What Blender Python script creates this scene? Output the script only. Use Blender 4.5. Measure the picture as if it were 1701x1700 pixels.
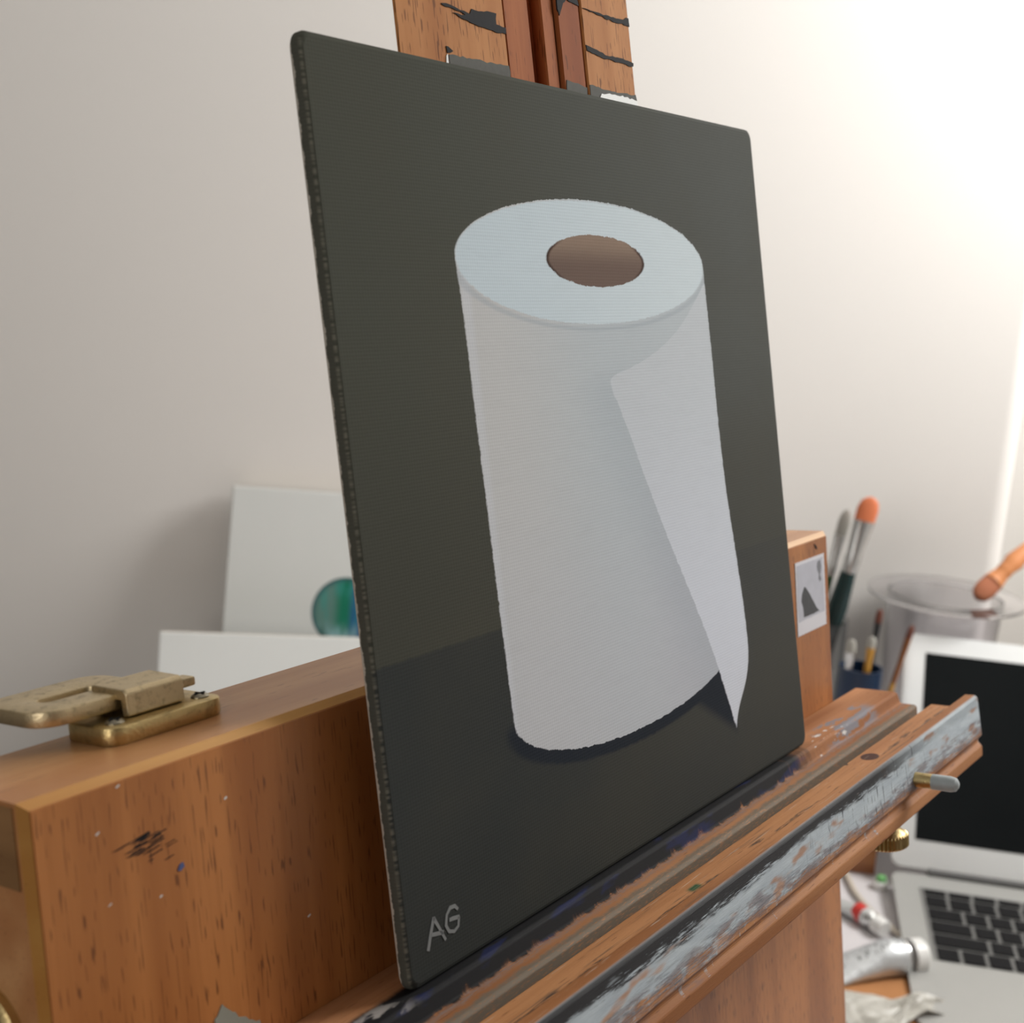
import bpy, bmesh, math, random
from mathutils import Vector, Matrix, noise
random.seed(7)
for o in list(bpy.data.objects): bpy.data.objects.remove(o)
SC = bpy.context.scene
COL = SC.collection

# ------------------------------------------------------------------ camera, light, exposure
DESK = 0.74                      # desk top height above the floor
CAMZ = DESK + 0.515
CW = ((0.9975095892825591, 0.07053098106038298, 0.0),
      (0.014588312190212848, -0.2063204152615817, 0.978375729152011),
      (0.06900580002275888, -0.975939171750447, -0.20683552065897828))
cam_d = bpy.data.cameras.new('camera'); cam = bpy.data.objects.new('camera', cam_d); COL.objects.link(cam)
cm = Matrix.Identity(4)
for i in range(3):
    cm[i][0] = CW[i][0]; cm[i][1] = -CW[i][1]; cm[i][2] = -CW[i][2]
cm[2][3] = CAMZ
cam.matrix_world = cm
cam_d.sensor_width = 36; cam_d.lens = 2200 / 1701 * 36
cam_d.clip_start = 0.02; cam_d.clip_end = 30
cam_d.dof.use_dof = True; cam_d.dof.focus_distance = 0.335; cam_d.dof.aperture_fstop = 22
SC.camera = cam
w = bpy.data.worlds.new('world'); SC.world = w; w.use_nodes = True
bg = w.node_tree.nodes['Background']; bg.inputs[0].default_value = (0.86, 0.92, 1.0, 1); bg.inputs[1].default_value = 0.05
# daylight through the window in the right-hand wall, close to the wall behind the desk
def area(name, loc, rot, sx, sy, e, col):
    ld = bpy.data.lights.new(name, 'AREA'); ld.shape = 'RECTANGLE'; ld.size = sx; ld.size_y = sy; ld.energy = e; ld.color = col
    lo = bpy.data.objects.new(name, ld); COL.objects.link(lo); lo.location = loc; lo.rotation_euler = rot
area('window_daylight', (1.02, 0.98, CAMZ + 0.60), (0, math.radians(90), 0), 0.66, 0.44, 16.5, (1.0, 0.985, 0.96))
# added unseen fill light behind the camera, left, to even out the back wall
area('rear_fill_light', (-0.95, -1.52, CAMZ + 0.45), (math.radians(90), 0, 0), 1.1, 1.2, 8.5, (1.0, 0.97, 0.93))
cy = SC.cycles; cy.max_bounces = 6; cy.diffuse_bounces = 4; cy.glossy_bounces = 3; cy.transmission_bounces = 6; cy.caustics_reflective = False; cy.caustics_refractive = False
vs = SC.view_settings
vs.view_transform = 'Standard'; vs.look = 'None'; vs.gamma = 1.0; vs.use_curve_mapping = False; vs.exposure = 0.62

# ------------------------------------------------------------------ helpers
def s2l(*c):
    return tuple((x / 255 / 12.92) if x / 255 <= .04045 else ((x / 255 + .055) / 1.055) ** 2.4 for x in c) + (1,)

class NT:
    """small helper to write node maths as expressions"""
    def __init__(self, name, rough=.5, metal=0., spec=.5):
        self.m = bpy.data.materials.new(name); self.m.use_nodes = True
        self.t = self.m.node_tree; self.b = self.t.nodes['Principled BSDF']
        self.b.inputs['Roughness'].default_value = rough; self.b.inputs['Metallic'].default_value = metal
        self.b.inputs['Specular IOR Level'].default_value = spec
        self._co = None
    def n(self, typ, **kw):
        nd = self.t.nodes.new('ShaderNode' + typ)
        for k, v in kw.items(): setattr(nd, k, v)
        return nd
    def put(self, sock, v):
        if isinstance(v, bpy.types.NodeSocket): self.t.links.new(v, sock)
        elif v is not None: sock.default_value = v
    def ma(self, op, a, b=None, c=None, clamp=False):
        nd = self.n('Math', operation=op, use_clamp=clamp)
        for i, v in enumerate((a, b, c)):
            if v is not None: self.put(nd.inputs[i], v)
        return nd.outputs[0]
    def add(self, a, b): return self.ma('ADD', a, b)
    def sub(self, a, b): return self.ma('SUBTRACT', a, b)
    def mul(self, a, b): return self.ma('MULTIPLY', a, b)
    def mx(self, a, b): return self.ma('MAXIMUM', a, b)
    def mn(self, a, b): return self.ma('MINIMUM', a, b)
    def inv(self, a): return self.ma('SUBTRACT', 1.0, a)
    def co(self):
        if self._co is None:
            tc = self.n('TexCoord'); sp = self.n('SeparateXYZ'); self.t.links.new(tc.outputs['Object'], sp.inputs[0])
            self._co = (tc.outputs['Object'], sp.outputs[0], sp.outputs[1], sp.outputs[2])
        return self._co
    def ramp(self, v, lo, hi):                       # 0 below lo, 1 above hi (lo > hi allowed)
        nd = self.n('MapRange', interpolation_type='SMOOTHSTEP'); self.put(nd.inputs[0], v)
        if lo <= hi: fr, to = (lo, hi), (0., 1.)
        else: fr, to = (hi, lo), (1., 0.)
        nd.inputs[1].default_value, nd.inputs[2].default_value = fr
        nd.inputs[3].default_value, nd.inputs[4].default_value = to
        return nd.outputs[0]
    def band(self, v, a, b, s): return self.mul(self.ramp(v, a - s, a + s), self.ramp(v, b + s, b - s))
    def vec(self, x, y, z):
        nd = self.n('CombineXYZ')
        for i, v in enumerate((x, y, z)): self.put(nd.inputs[i], v)
        return nd.outputs[0]
    def noise(self, v, scale=(1, 1, 1), detail=2., rough=.5, off=(0, 0, 0)):
        mp = self.n('Mapping'); self.put(mp.inputs[0], v); mp.inputs[3].default_value = scale; mp.inputs[1].default_value = off
        nd = self.n('TexNoise'); self.t.links.new(mp.outputs[0], nd.inputs['Vector'])
        nd.inputs['Scale'].default_value = 1.; nd.inputs['Detail'].default_value = detail; nd.inputs['Roughness'].default_value = rough
        return nd.outputs[0]
    def mix(self, f, a, b):
        nd = self.n('Mix', data_type='RGBA'); self.put(nd.inputs[0], f); self.put(nd.inputs[6], a); self.put(nd.inputs[7], b)
        return nd.outputs[2]
    def curve(self, v, pts):
        nd = self.n('FloatCurve'); c = nd.mapping.curves[0]; nd.mapping.extend = 'HORIZONTAL'
        pts = sorted(pts)
        c.points[0].location = pts[0]; c.points[1].location = pts[-1]
        for p in pts[1:-1]: c.points.new(*p)
        nd.mapping.update(); self.put(nd.inputs['Value'], v)
        return nd.outputs[0]
    def bump(self, h, dist, strength=.5):
        nd = self.n('Bump'); nd.inputs['Strength'].default_value = strength; nd.inputs['Distance'].default_value = dist
        self.put(nd.inputs['Height'], h); self.t.links.new(nd.outputs[0], self.b.inputs['Normal'])
    def col(self, c): self.put(self.b.inputs['Base Color'], c); return self

def plain(name, rgb, rough=.5, metal=0., spec=.5, var=.06, scale=60, bump=0.):
    g = NT(name, rough, metal, spec); v = g.co()[0]
    n = g.noise(v, (scale,) * 3, 3.)
    a = tuple(min(1, c * (1 + var)) for c in rgb[:3]) + (1,); b = tuple(c * (1 - var) for c in rgb[:3]) + (1,)
    g.col(g.mix(n, b, a))
    if bump: g.bump(g.noise(v, (scale * 8,) * 3, 2.), bump)
    return g.m

def obj(name, verts, faces, mat=None, parent=None, smooth=False, bevel=0., seg=2, mats=None, fm=None, loc=None):
    me = bpy.data.meshes.new(name)
    bm = bmesh.new()
    vv = [bm.verts.new(v) for v in verts]
    for i, f in enumerate(faces):
        try:
            fa = bm.faces.new([vv[k] for k in f])
            if fm: fa.material_index = fm[i]
        except ValueError: pass
    bmesh.ops.recalc_face_normals(bm, faces=bm.faces)
    if bevel:
        ed = [e for e in bm.edges if len(e.link_faces) == 2 and e.calc_face_angle(0) > .5]
        bmesh.ops.bevel(bm, geom=ed, offset=bevel, segments=seg, profile=.5, affect='EDGES', clamp_overlap=True)
    if smooth:
        for f in bm.faces: f.smooth = True
        for e in bm.edges:
            if len(e.link_faces) == 2 and e.calc_face_angle(0) > .7: e.smooth = False
    bm.to_mesh(me); bm.free()
    for m in (mats or [mat]):
        if m: me.materials.append(m)
    o = bpy.data.objects.new(name, me); COL.objects.link(o)
    if parent: o.parent = parent
    if loc is not None: o.location = loc
    return o

def boxv(a, b):
    (x0, y0, z0), (x1, y1, z1) = a, b
    return ([(x0, y0, z0), (x1, y0, z0), (x1, y1, z0), (x0, y1, z0), (x0, y0, z1), (x1, y0, z1), (x1, y1, z1), (x0, y1, z1)],
            [(0, 3, 2, 1), (4, 5, 6, 7), (0, 1, 5, 4), (1, 2, 6, 5), (2, 3, 7, 6), (3, 0, 4, 7)])
def box(name, a, b, mat, parent=None, bevel=0., seg=2, f=None, loc=None, smooth=False):
    v, fc = boxv(a, b)
    if f: v = [f(*p) for p in v]
    return obj(name, v, fc, mat, parent, bevel=bevel, seg=seg, loc=loc, smooth=smooth)
def prism(name, pts, fr, d0, d1, mat, parent=None, bevel=0., seg=2, loc=None, smooth=False):
    """closed outline pts (a, b) extruded from d0 to d1; fr(a, b, d) gives the 3-D point"""
    n = len(pts)
    v = [fr(a, b, d0) for a, b in pts] + [fr(a, b, d1) for a, b in pts]
    fc = [tuple(range(n)), tuple(range(2 * n - 1, n - 1, -1))] + [(i, (i + 1) % n, n + (i + 1) % n, n + i) for i in range(n)]
    return obj(name, v, fc, mat, parent, bevel=bevel, seg=seg, loc=loc, smooth=smooth)
def lathe(name, prof, mat, parent=None, seg=32, M=None, loc=None, smooth=True, mats=None, pm=None, cap=True):
    v, fc, fm = [], [], []
    for r, z in prof:
        for k in range(seg):
            a = 2 * math.pi * k / seg; v.append((r * math.cos(a), r * math.sin(a), z))
    n = len(prof)
    for i in range(n - 1):
        for k in range(seg):
            fc.append((i * seg + k, i * seg + (k + 1) % seg, (i + 1) * seg + (k + 1) % seg, (i + 1) * seg + k)); fm.append(pm[i] if pm else 0)
    if cap:
        fc.append(tuple(range(seg))[::-1]); fm.append(pm[0] if pm else 0)
        fc.append(tuple((n - 1) * seg + k for k in range(seg))); fm.append(pm[-1] if pm else 0)
    if M is not None: v = [tuple(M @ Vector(p)) for p in v]
    return obj(name, v, fc, mat, parent, smooth=smooth, mats=mats, fm=fm, loc=loc)
def tube(name, path, rad, mat, parent=None, seg=10, loc=None):
    P = [Vector(p) for p in path]; v, fc = [], []
    R = rad if isinstance(rad, (list, tuple)) else [rad] * len(P)
    up = Vector((0, 0, 1))
    for i, p in enumerate(P):
        t = (P[min(i + 1, len(P) - 1)] - P[max(i - 1, 0)]).normalized()
        a = t.cross(up)
        if a.length < 1e-3: a = t.cross(Vector((1, 0, 0)))
        a.normalize(); b = t.cross(a)
        for k in range(seg):
            q = 2 * math.pi * k / seg; v.append(tuple(p + (a * math.cos(q) + b * math.sin(q)) * R[i]))
    for i in range(len(P) - 1):
        for k in range(seg): fc.append((i * seg + k, i * seg + (k + 1) % seg, (i + 1) * seg + (k + 1) % seg, (i + 1) * seg + k))
    fc.append(tuple(range(seg))[::-1]); fc.append(tuple((len(P) - 1) * seg + k for k in range(seg)))
    return obj(name, v, fc, mat, parent, smooth=True, loc=loc)
def spline(pts, n=8):
    P = [Vector(p) for p in pts]; out = []
    for i in range(len(P) - 1):
        p0, p1, p2, p3 = P[max(i - 1, 0)], P[i], P[i + 1], P[min(i + 2, len(P) - 1)]
        for k in range(n):
            t = k / n
            out.append(tuple(.5 * ((2 * p1) + (p2 - p0) * t + (2 * p0 - 5 * p1 + 4 * p2 - p3) * t * t + (3 * p1 - p0 - 3 * p2 + p3) * t ** 3)))
    out.append(tuple(P[-1])); return out
def rrect(x0, x1, y0, y1, r, n=6):
    out = []
    for cx, cy, a0 in ((x1 - r, y1 - r, 0), (x0 + r, y1 - r, 90), (x0 + r, y0 + r, 180), (x1 - r, y0 + r, 270)):
        for k in range(n + 1):
            a = math.radians(a0 + 90 * k / n); out.append((cx + r * math.cos(a), cy + r * math.sin(a)))
    return out
def ragged(pts, amp, step):
    """an outline with its edges broken up into a hand-painted, uneven line"""
    out = []
    for i, p in enumerate(pts):
        q = pts[(i + 1) % len(pts)]; L = math.dist(p, q); n = max(1, int(L / step))
        for k in range(n):
            t = k / n; out.append((p[0] + (q[0] - p[0]) * t + random.uniform(-amp, amp), p[1] + (q[1] - p[1]) * t + random.uniform(-amp, amp)))
    return out
def tag(o, label, cat=None, group=None, kind=None):
    if label: o['label'] = label
    if cat: o['category'] = cat
    if group: o['group'] = group
    if kind: o['kind'] = kind
    return o
def empty(name, M, label, cat, group=None):
    o = bpy.data.objects.new(name, None); COL.objects.link(o); o.matrix_world = M; o.empty_display_size = .02
    return tag(o, label, cat, group)
def W(x, y, z): return Vector((x, y, z + CAMZ))      # z measured from the lens height

# ------------------------------------------------------------------ materials
def wood(name, light, dark, grain='Z', fleck=.605, rough=.42, fl=s2l(92, 52, 27), coat=.15, spec=.35):
    g = NT(name, rough, spec=spec); v = g.co()[0]
    def sc(ac, al): return tuple(al if ax == grain else ac for ax in 'XYZ')
    bands = g.noise(v, sc(70, 5), 2.)
    fine = g.noise(v, sc(700, 25), 3.)
    c = g.mix(g.ramp(bands, .35, .68), light, dark)
    c = g.mix(g.mul(g.ramp(fine, .42, .75), .35), c, dark)
    f1 = g.noise(v, sc(2300, 165), 0., off=(3, 5, 1))
    f2 = g.noise(v, sc(60, 30), 1.)
    m = g.ramp(g.add(f1, g.mul(g.sub(f2, .5), .12)), fleck + .06, fleck + .13)
    c = g.mix(g.mul(m, .72), c, fl)
    g.col(c); g.b.inputs['Coat Weight'].default_value = coat; g.b.inputs['Coat Roughness'].default_value = .25
    g.out = c
    return g
LIGHT, DARK = s2l(206, 138, 84), s2l(176, 106, 58)
M_panel = wood('beech_panel', s2l(178, 116, 64), s2l(148, 90, 45), 'Z').m
M_frame = wood('beech_frame', s2l(200, 148, 100), s2l(178, 122, 76), 'X', fleck=.70).m
M_joint = wood('beech_end_grain', s2l(150, 112, 72), s2l(120, 86, 52), 'Y', fleck=.7).m
M_trim = wood('ochre_edge', s2l(196, 146, 76), s2l(178, 124, 58), 'X', fleck=.75).m
M_mast = wood('beech_mast', s2l(190, 134, 84), s2l(164, 106, 60), 'Z', fleck=.61, rough=.7, coat=0., spec=.1).m
M_strip = wood('red_beech_strip', s2l(164, 98, 56), s2l(134, 72, 38), 'Z', fleck=.66, rough=.7, coat=0., spec=.1).m

def brass(name, c=(.60, .46, .22), rough=.34, grime=.5, sc=300):
    g = NT(name, rough, 1.); v = g.co()[0]
    n = g.noise(v, (sc,) * 3, 4., .65); n2 = g.noise(v, (sc * 5,) * 3, 2.)
    col = g.mix(g.mul(g.ramp(n, .5, .75), grime), c + (1,), (.10, .07, .04, 1))
    g.col(col); g.put(g.b.inputs['Roughness'], g.add(g.mul(n, .3), rough - .12))
    g.bump(n2, .0002, .5)
    return g.m
M_brass = brass('polished_brass'); M_cast = brass('rough_cast_brass', (.66, .54, .34), .38, .5, 500); M_screw = brass('screw_metal', (.36, .33, .26), .35, .6)

def shelf_mat():
    g = wood('painted_shelf_wood', s2l(182, 130, 90), s2l(140, 90, 54), 'X', fleck=.70, rough=.75, spec=.2, fl=s2l(90, 50, 30), coat=0.)
    v, x, y, z = g.co(); c = g.out
    ny = g.noise(v, (160, 30, 30), 4., .7)                          # slow wander along the ledge
    nb = g.noise(v, (420, 3000, 3000), 3., .65)                     # dry-brush break-up
    yy = g.add(y, g.mul(g.sub(ny, .5), .004))
    # grey film over the lower step, stronger towards its front edge
    grey = g.mul(g.ramp(yy, -.0066, -.0082), g.ramp(nb, .25, .5)); c = g.mix(g.mul(grey, .85), c, s2l(104, 102, 92))
    film = g.mul(g.mul(g.ramp(yy, -.0036, -.0044), g.ramp(yy, -.0066, -.0050)), g.ramp(nb, .35, .6))
    c = g.mix(g.mul(film, .7), c, s2l(128, 116, 112))
    # black and dark-blue paint gathered where canvases stand
    inx = g.mul(g.ramp(g.add(x, g.mul(ny, .02)), -.020, -.008), g.ramp(g.add(x, g.mul(ny, .05)), .232, .205))
    blk = g.mul(g.mul(g.ramp(yy, -.0046, -.0034), g.ramp(g.add(y, g.mul(ny, .002)), .0062, .0040)), inx)
    blk = g.mul(blk, g.ramp(g.add(nb, g.ramp(yy, -.0040, -.0020)), .36, .50))
    blue = g.ramp(g.noise(v, (55, 200, 200), 3.), .57, .68)
    c = g.mix(blk, c, g.mix(blue, s2l(22, 22, 24), s2l(26, 32, 66)))
    # grey and white dabs at the far end and at the near end
    lav = g.mul(g.mul(g.band(x, .212, .252, .006), g.band(y, -.0040, .0052, .0010)), g.ramp(g.noise(v, (90, 330, 330), 3., .6), .47, .56))
    c = g.mix(lav, c, s2l(128, 126, 132))
    wht = g.mul(g.band(x, .196, .226, .004), g.ramp(g.noise(v, (170, 420, 420), 2.), .60, .66))
    c = g.mix(g.mul(wht, g.band(y, -.0042, .002, .0006)), c, s2l(214, 212, 208))
    near = g.mul(g.ramp(x, .002, -.010), g.ramp(g.noise(v, (120, 260, 260), 3.), .50, .60))
    c = g.mix(g.mul(near, g.ramp(y, .006, .001)), c, s2l(150, 146, 142))
    g.b.inputs['Specular IOR Level'].default_value = .2; g.col(c); g.bump(g.add(blk, g.mul(nb, .3)), .0003, .4)
    return g.m
def slat_mat():
    g = wood('painted_slat_wood', s2l(184, 130, 86), s2l(142, 90, 50), 'X', fleck=.70, rough=.65, spec=.2, fl=s2l(90, 50, 30), coat=0.)
    v, x, y, z = g.co(); c = g.out
    nb = g.noise(v, (170, 2600, 2200), 4., .7)
    nl = g.noise(v, (45, 260, 260), 3., .6)
    nv = g.noise(v, (1000, 300, 140), 2., .6)
    top = g.ramp(y, -.0335, -.0318)
    # streaks on the top of the slat
    yw = g.add(y, g.mul(g.sub(nl, .5), .010))
    st = g.mul(g.band(yw, -.0236, -.0218, .0005), g.ramp(nb, .40, .55)); c = g.mix(g.mul(st, .9), c, s2l(52, 46, 42))
    st2 = g.mul(g.band(yw, -.0262, -.0242, .0006), g.ramp(nb, .45, .6)); c = g.mix(g.mul(st2, .75), c, s2l(172, 160, 146))
    grn = g.mul(g.band(x, .083, .088, .0012), g.band(y, -.0215, -.0195, .0006)); c = g.mix(grn, c, s2l(50, 82, 50))
    hol = g.ramp(g.ma('SQRT', g.add(g.ma('POWER', g.mul(g.sub(x, .2058), 1.), 2.), g.ma('POWER', g.mul(g.sub(y, -.0190), 1.4), 2.))), .0042, .0036)
    c = g.mix(g.mul(hol, top), c, s2l(66, 30, 18))
    hol2 = g.ramp(g.ma('SQRT', g.add(g.ma('POWER', g.sub(x, .1950), 2.), g.ma('POWER', g.sub(y, -.0150), 2.))), .0012, .0008)
    c = g.mix(g.mul(hol2, top), c, s2l(30, 18, 14))
    st3 = g.mul(g.ramp(g.noise(v, (30, 900, 900), 3., .7, off=(5, 2, 0)), .56, .68), g.ramp(y, -.0330, -.0300)); c = g.mix(g.mul(st3, .6), c, s2l(92, 74, 60))
    st4 = g.mul(g.ramp(g.noise(v, (50, 1100, 1100), 3., .7, off=(9, 4, 0)), .62, .70), g.ramp(y, -.0330, -.0300)); c = g.mix(g.mul(st4, .55), c, s2l(186, 170, 152))
    # front face: pale blue-grey brush work below a black band
    fr = g.ramp(y, -.0308, -.0318)
    zz = g.add(z, g.mul(g.sub(nl, .5), .010))
    # drips pull the lower edge of the pale paint down here and there
    drip = g.mul(g.ramp(g.noise(v, (330, 0, 0), 1.), .56, .66), .004)
    low = g.add(zz, drip)
    pale = g.mul(g.ramp(low, -.0135, -.0100), g.ramp(g.add(nb, g.mul(g.ramp(zz, -.0120, -.0060), .45)), .42, .60))
    endp = g.ramp(x, .264, .255)
    blotch = g.ramp(g.noise(v, (70, 300, 240), 2., off=(2, 0, 0)), .56, .70)
    c = g.mix(g.mul(g.mul(pale, fr), g.inv(g.mul(blotch, .75))), c, g.mix(g.noise(v, (120, 500, 500), 3.), s2l(150, 160, 170), s2l(196, 206, 210)))
    mau = g.mul(g.mul(g.band(zz, -.0150, -.0080, .0012), g.ramp(g.noise(v, (110, 700, 500), 3., .65, off=(4, 0, 0)), .40, .56)), fr)
    c = g.mix(g.mul(mau, .6), c, s2l(112, 92, 88))
    und = g.mul(g.mul(g.band(zz, -.0125, -.0070, .0014), g.ramp(nb, .48, .62)), fr)
    c = g.mix(g.mul(und, .55), c, s2l(86, 88, 96))
    dk = g.mul(g.ramp(zz, -.0034, -.0016), g.ramp(g.add(nb, g.mul(g.ramp(z, -.003, .001), .3)), .40, .56))
    dk = g.mul(dk, g.inv(g.mul(g.ramp(x, .175, .235), .8)))
    c = g.mix(g.mul(dk, fr), c, s2l(44, 44, 46))
    vs_ = g.mul(g.mul(g.ramp(nv, .60, .70), g.ramp(low, -.0150, -.0090)), g.mul(fr, g.band(x, .13, .215, .015)))
    c = g.mix(g.mul(vs_, .85), c, s2l(48, 48, 54))
    g.col(c); g.bump(g.add(pale, nb), .0004, .35)
    return g.m
M_shelf = shelf_mat(); M_slat = slat_mat()

# ------------------------------------------------------------------ room
M_wall = plain('wall_paint', (.86, .835, .80), .85, spec=.2, var=.012, scale=3)
M_side = plain('grey_brown_wall_paint', (.22, .20, .18), .9, var=.02, scale=3)
M_ceil = plain('ceiling_paint', (.45, .44, .42), .9, var=.01, scale=3)
M_floor = wood('floor_boards', s2l(96, 70, 48), s2l(76, 54, 36), 'Y', fleck=.72).m
M_white = plain('white_gloss_paint', (.82, .81, .79), .35, var=.02)
XW = 1.04; YB = 1.27; XC = .488; ZF = -CAMZ; ZC = 1.25
def st(o): o['kind'] = 'structure'; return o
# the wall behind the desk is a chimney breast that ends at a softly rounded corner, an alcove lies beyond it
r = .022; prof = [(-1.7, YB)]
for k in range(9):
    a = math.radians(-90 + 90 * k / 8); prof.append((XC - r + r * math.cos(a), YB + r + r * math.sin(a)))
prof += [(XC, YB + .42), (-1.7, YB + .42)]
st(prism('wall_back', prof, lambda a, b, d: W(a, b, d), ZF, ZC, M_wall, smooth=True))
st(box('wall_alcove', W(XC - .02, YB + .36, ZF), W(XW + .12, YB + .46, ZC), M_wall))

def holed(name, ax, p0, p1, u0, u1, h0, h1, wz0, wz1, mat):
    """wall slab with one window opening; ax 0: wall across x, ax 1: wall across y"""
    vv, ff = [], []
    for (ua, ub, za, zb) in ((u0, h0, ZF, ZC), (h1, u1, ZF, ZC), (h0, h1, ZF, wz0), (h0, h1, wz1, ZC)):
        A, B = ((p0, ua, za), (p1, ub, zb)) if ax == 0 else ((ua, p0, za), (ub, p1, zb))
        v_, f_ = boxv(W(*A), W(*B)); ff += [tuple(i + len(vv) for i in f) for f in f_]; vv += v_
    return st(obj(name, vv, ff, mat))
holed('wall_right', 0, XW, XW + .12, -1.6, YB + .46, .75, 1.21, .26, .94, M_wall)
holed('wall_front', 1, -1.68, -1.56, -1.8, XW + .12, -1.52, -.38, -.17, 1.07, M_side)
st(box('wall_left', W(-1.9, -1.68, ZF), W(-1.7, YB + .46, ZC), M_side))
st(box('floor', W(-1.9, -1.68, ZF - .05), W(XW + .12, YB + .46, ZF), M_floor))
st(box('ceiling', W(-1.9, -1.68, ZC), W(XW + .12, YB + .46, ZC + .05), M_ceil))
g = NT('window_glass', .02); g.b.inputs['Transmission Weight'].default_value = 1.; g.col((.97, .98, .98, 1)); M_glass = g.m
def window(name, ax, p, h0, h1, z0, z1):
    e = bpy.data.objects.new(name, None); COL.objects.link(e); e.location = W(*((p, (h0 + h1) / 2, z0) if ax == 0 else ((h0 + h1) / 2, p, z0))); e['kind'] = 'structure'
    hw, hz, t = (h1 - h0) / 2, z1 - z0, .045
    def piece(n, u0, u1, za, zb, d, m):
        box(n, (-d, u0, za) if ax == 0 else (u0, -d, za), (d, u1, zb) if ax == 0 else (u1, d, zb), m, e, bevel=.002 if d > .01 else 0)
    piece('window_frame', -hw, -hw + t, 0, hz, .025, M_white); piece('window_frame', hw - t, hw, 0, hz, .025, M_white)
    piece('window_frame', -hw + t, hw - t, 0, t, .025, M_white); piece('window_frame', -hw + t, hw - t, hz - t, hz, .025, M_white)
    piece('window_pane', -hw + t, hw - t, t, hz - t, .003, M_glass)
window('window_1', 0, XW + .07, .75, 1.21, .26, .94); window('added_rear_window', 1, -1.63, -1.52, -.38, -.17, 1.07)  # the second, unseen window is added to house the rear fill light

# ------------------------------------------------------------------ desk
M_desk = plain('white_laminate', (.66, .635, .65), .4, var=.03, scale=12)
dk = empty('desk', Matrix.Translation(W(.40, .62, ZF)), 'white laminate desk carrying the easel and the laptop', 'desk')
DX0, DX1, DY0, DY1 = -.37, 1.02, .02, YB - .004
o_ = Vector((.40, .62, 0))
box('desk_top', Vector((DX0, DY0, DESK - .03)) - o_, Vector((DX1, DY1, DESK)) - o_, M_desk, dk, bevel=.002)
for x in (DX0 + .04, DX1 - .08):
    for y in (DY0 + .04, DY1 - .09): box('leg', Vector((x, y, 0)) - o_, Vector((x + .04, y + .04, DESK - .03)) - o_, M_white, dk, bevel=.002)

# ------------------------------------------------------------------ easel
ER = Matrix(((0.5839344619797229, -0.8004075131129367, -0.1354819654420344),
             (0.8117747833949012, 0.5757541042351216, 0.0974564494940278),
             (0.0, -0.1668975094851894, 0.9859535934236517)))
ET = Vector((-0.014050373205455543, 0.251260549617327, -0.15880029547732322 + CAMZ))
EM = Matrix.Translation(ET) @ ER.to_4x4()
LEAN = 0.0515
YBX, ZT, XL, XR, YBK = .01423, .06166, -.0742, .2539, .0455
ZB = -.3530
BASE = Vector((.09, .03, ZB))
easel = empty('easel', EM @ Matrix.Translation(BASE), 'beech wood box easel with brass fittings and paint-stained canvas ledge', 'easel')
EL = -BASE
CH = .0015
# lid of the box: frame with chamfered ochre edge, veneered front panel
xs = (XL - CH, XL, XR, XR + CH)
fv = [(XL, YBX, ZB), (XR, YBX, ZB), (XR, YBX, ZT), (XL, YBX, ZT),
      (xs[0], YBX + CH, ZB), (xs[3], YBX + CH, ZB), (xs[3], YBX + CH, ZT + CH), (xs[0], YBX + CH, ZT + CH),
      (xs[0], YBK, ZB), (xs[3], YBK, ZB), (xs[3], YBK, ZT + CH), (xs[0], YBK, ZT + CH)]
ff = [(0, 1, 2, 3), (3, 2, 6, 7), (0, 3, 7, 4), (2, 1, 5, 6), (0, 4, 5, 1), (4, 7, 11, 8), (7, 6, 10, 11), (6, 5, 9, 10), (8, 11, 10, 9), (4, 8, 9, 5)]
obj('lid_frame', fv, ff, None, easel, mats=[M_frame, M_trim], fm=[0, 1, 1, 1, 0, 0, 0, 0, 0, 0], loc=EL)
box('front_panel', (XL + .0002, YBX - .0003, ZB + .001), (XR - .0002, YBX + .0008, ZT - .0002), M_panel, easel, loc=EL)
box('corner_joint', (XL - CH - .0003, YBX + .0022, .0478), (XL - CH + .002, YBK - .001, ZT + CH - .0008), M_joint, easel, loc=EL)
# open tray of the box, lying flat on the desk under the lid
CA, SA = .98595, .16690
def lev(x, yh, zh):       # level coordinates from the lid's foot: yh away from the viewer, zh up
    return (x, BASE.y + yh * CA - zh * SA, ZB + .0008 + yh * SA + zh * CA)
t0, t1, hh = -.262, -.022, .062
for a, b in (((XL, t0, .004), (XL + .009, t1, hh)), ((XR - .009, t0, .004), (XR, t1, hh)), ((XL + .009, t0, .004), (XR - .009, t0 + .009, hh)), ((XL + .009, t1 - .009, .004), (XR - .009, t1, hh))):
    box('tray_side', a, b, M_frame, easel, f=lev, loc=EL)
box('tray_floor', (XL, t0, .0002), (XR, t1, .004), M_panel, easel, f=lev, loc=EL)

# mast: upright boards behind the canvas, leaning with it
def cf(x, h, d): return (x, math.sin(LEAN) * h + math.cos(LEAN) * d, math.cos(LEAN) * h - math.sin(LEAN) * d)
def mast(name, x0, x1, d0, mat, d1=.0058):
    return box(name, (x0, d0, .0012), (x1, d1, .330), mat, easel, bevel=.0004, seg=1, f=lambda x, d, h: cf(x, h, d), loc=EL)
mast('mast_board', .0355, .0768, .0040, M_mast, .0048); mast('mast_board', .1124, .1368, .0040, M_mast)
mast('mast_strip', .0771, .0880, .0043, M_strip, .0102); mast('mast_strip', .0950, .1006, .0052, M_strip, .0102); mast('mast_strip', .1012, .1118, .0043, M_strip, .0102)
mast('mast_groove', .0880, .0950, .0082, wood('dark_groove', s2l(166, 84, 48), s2l(120, 56, 30), 'Z', fleck=.62, coat=0.).m, .0100)
M_blackpaint = plain('dry_black_paint', s2l(34, 34, 36), .8, spec=.15, var=.25, scale=500)
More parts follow.
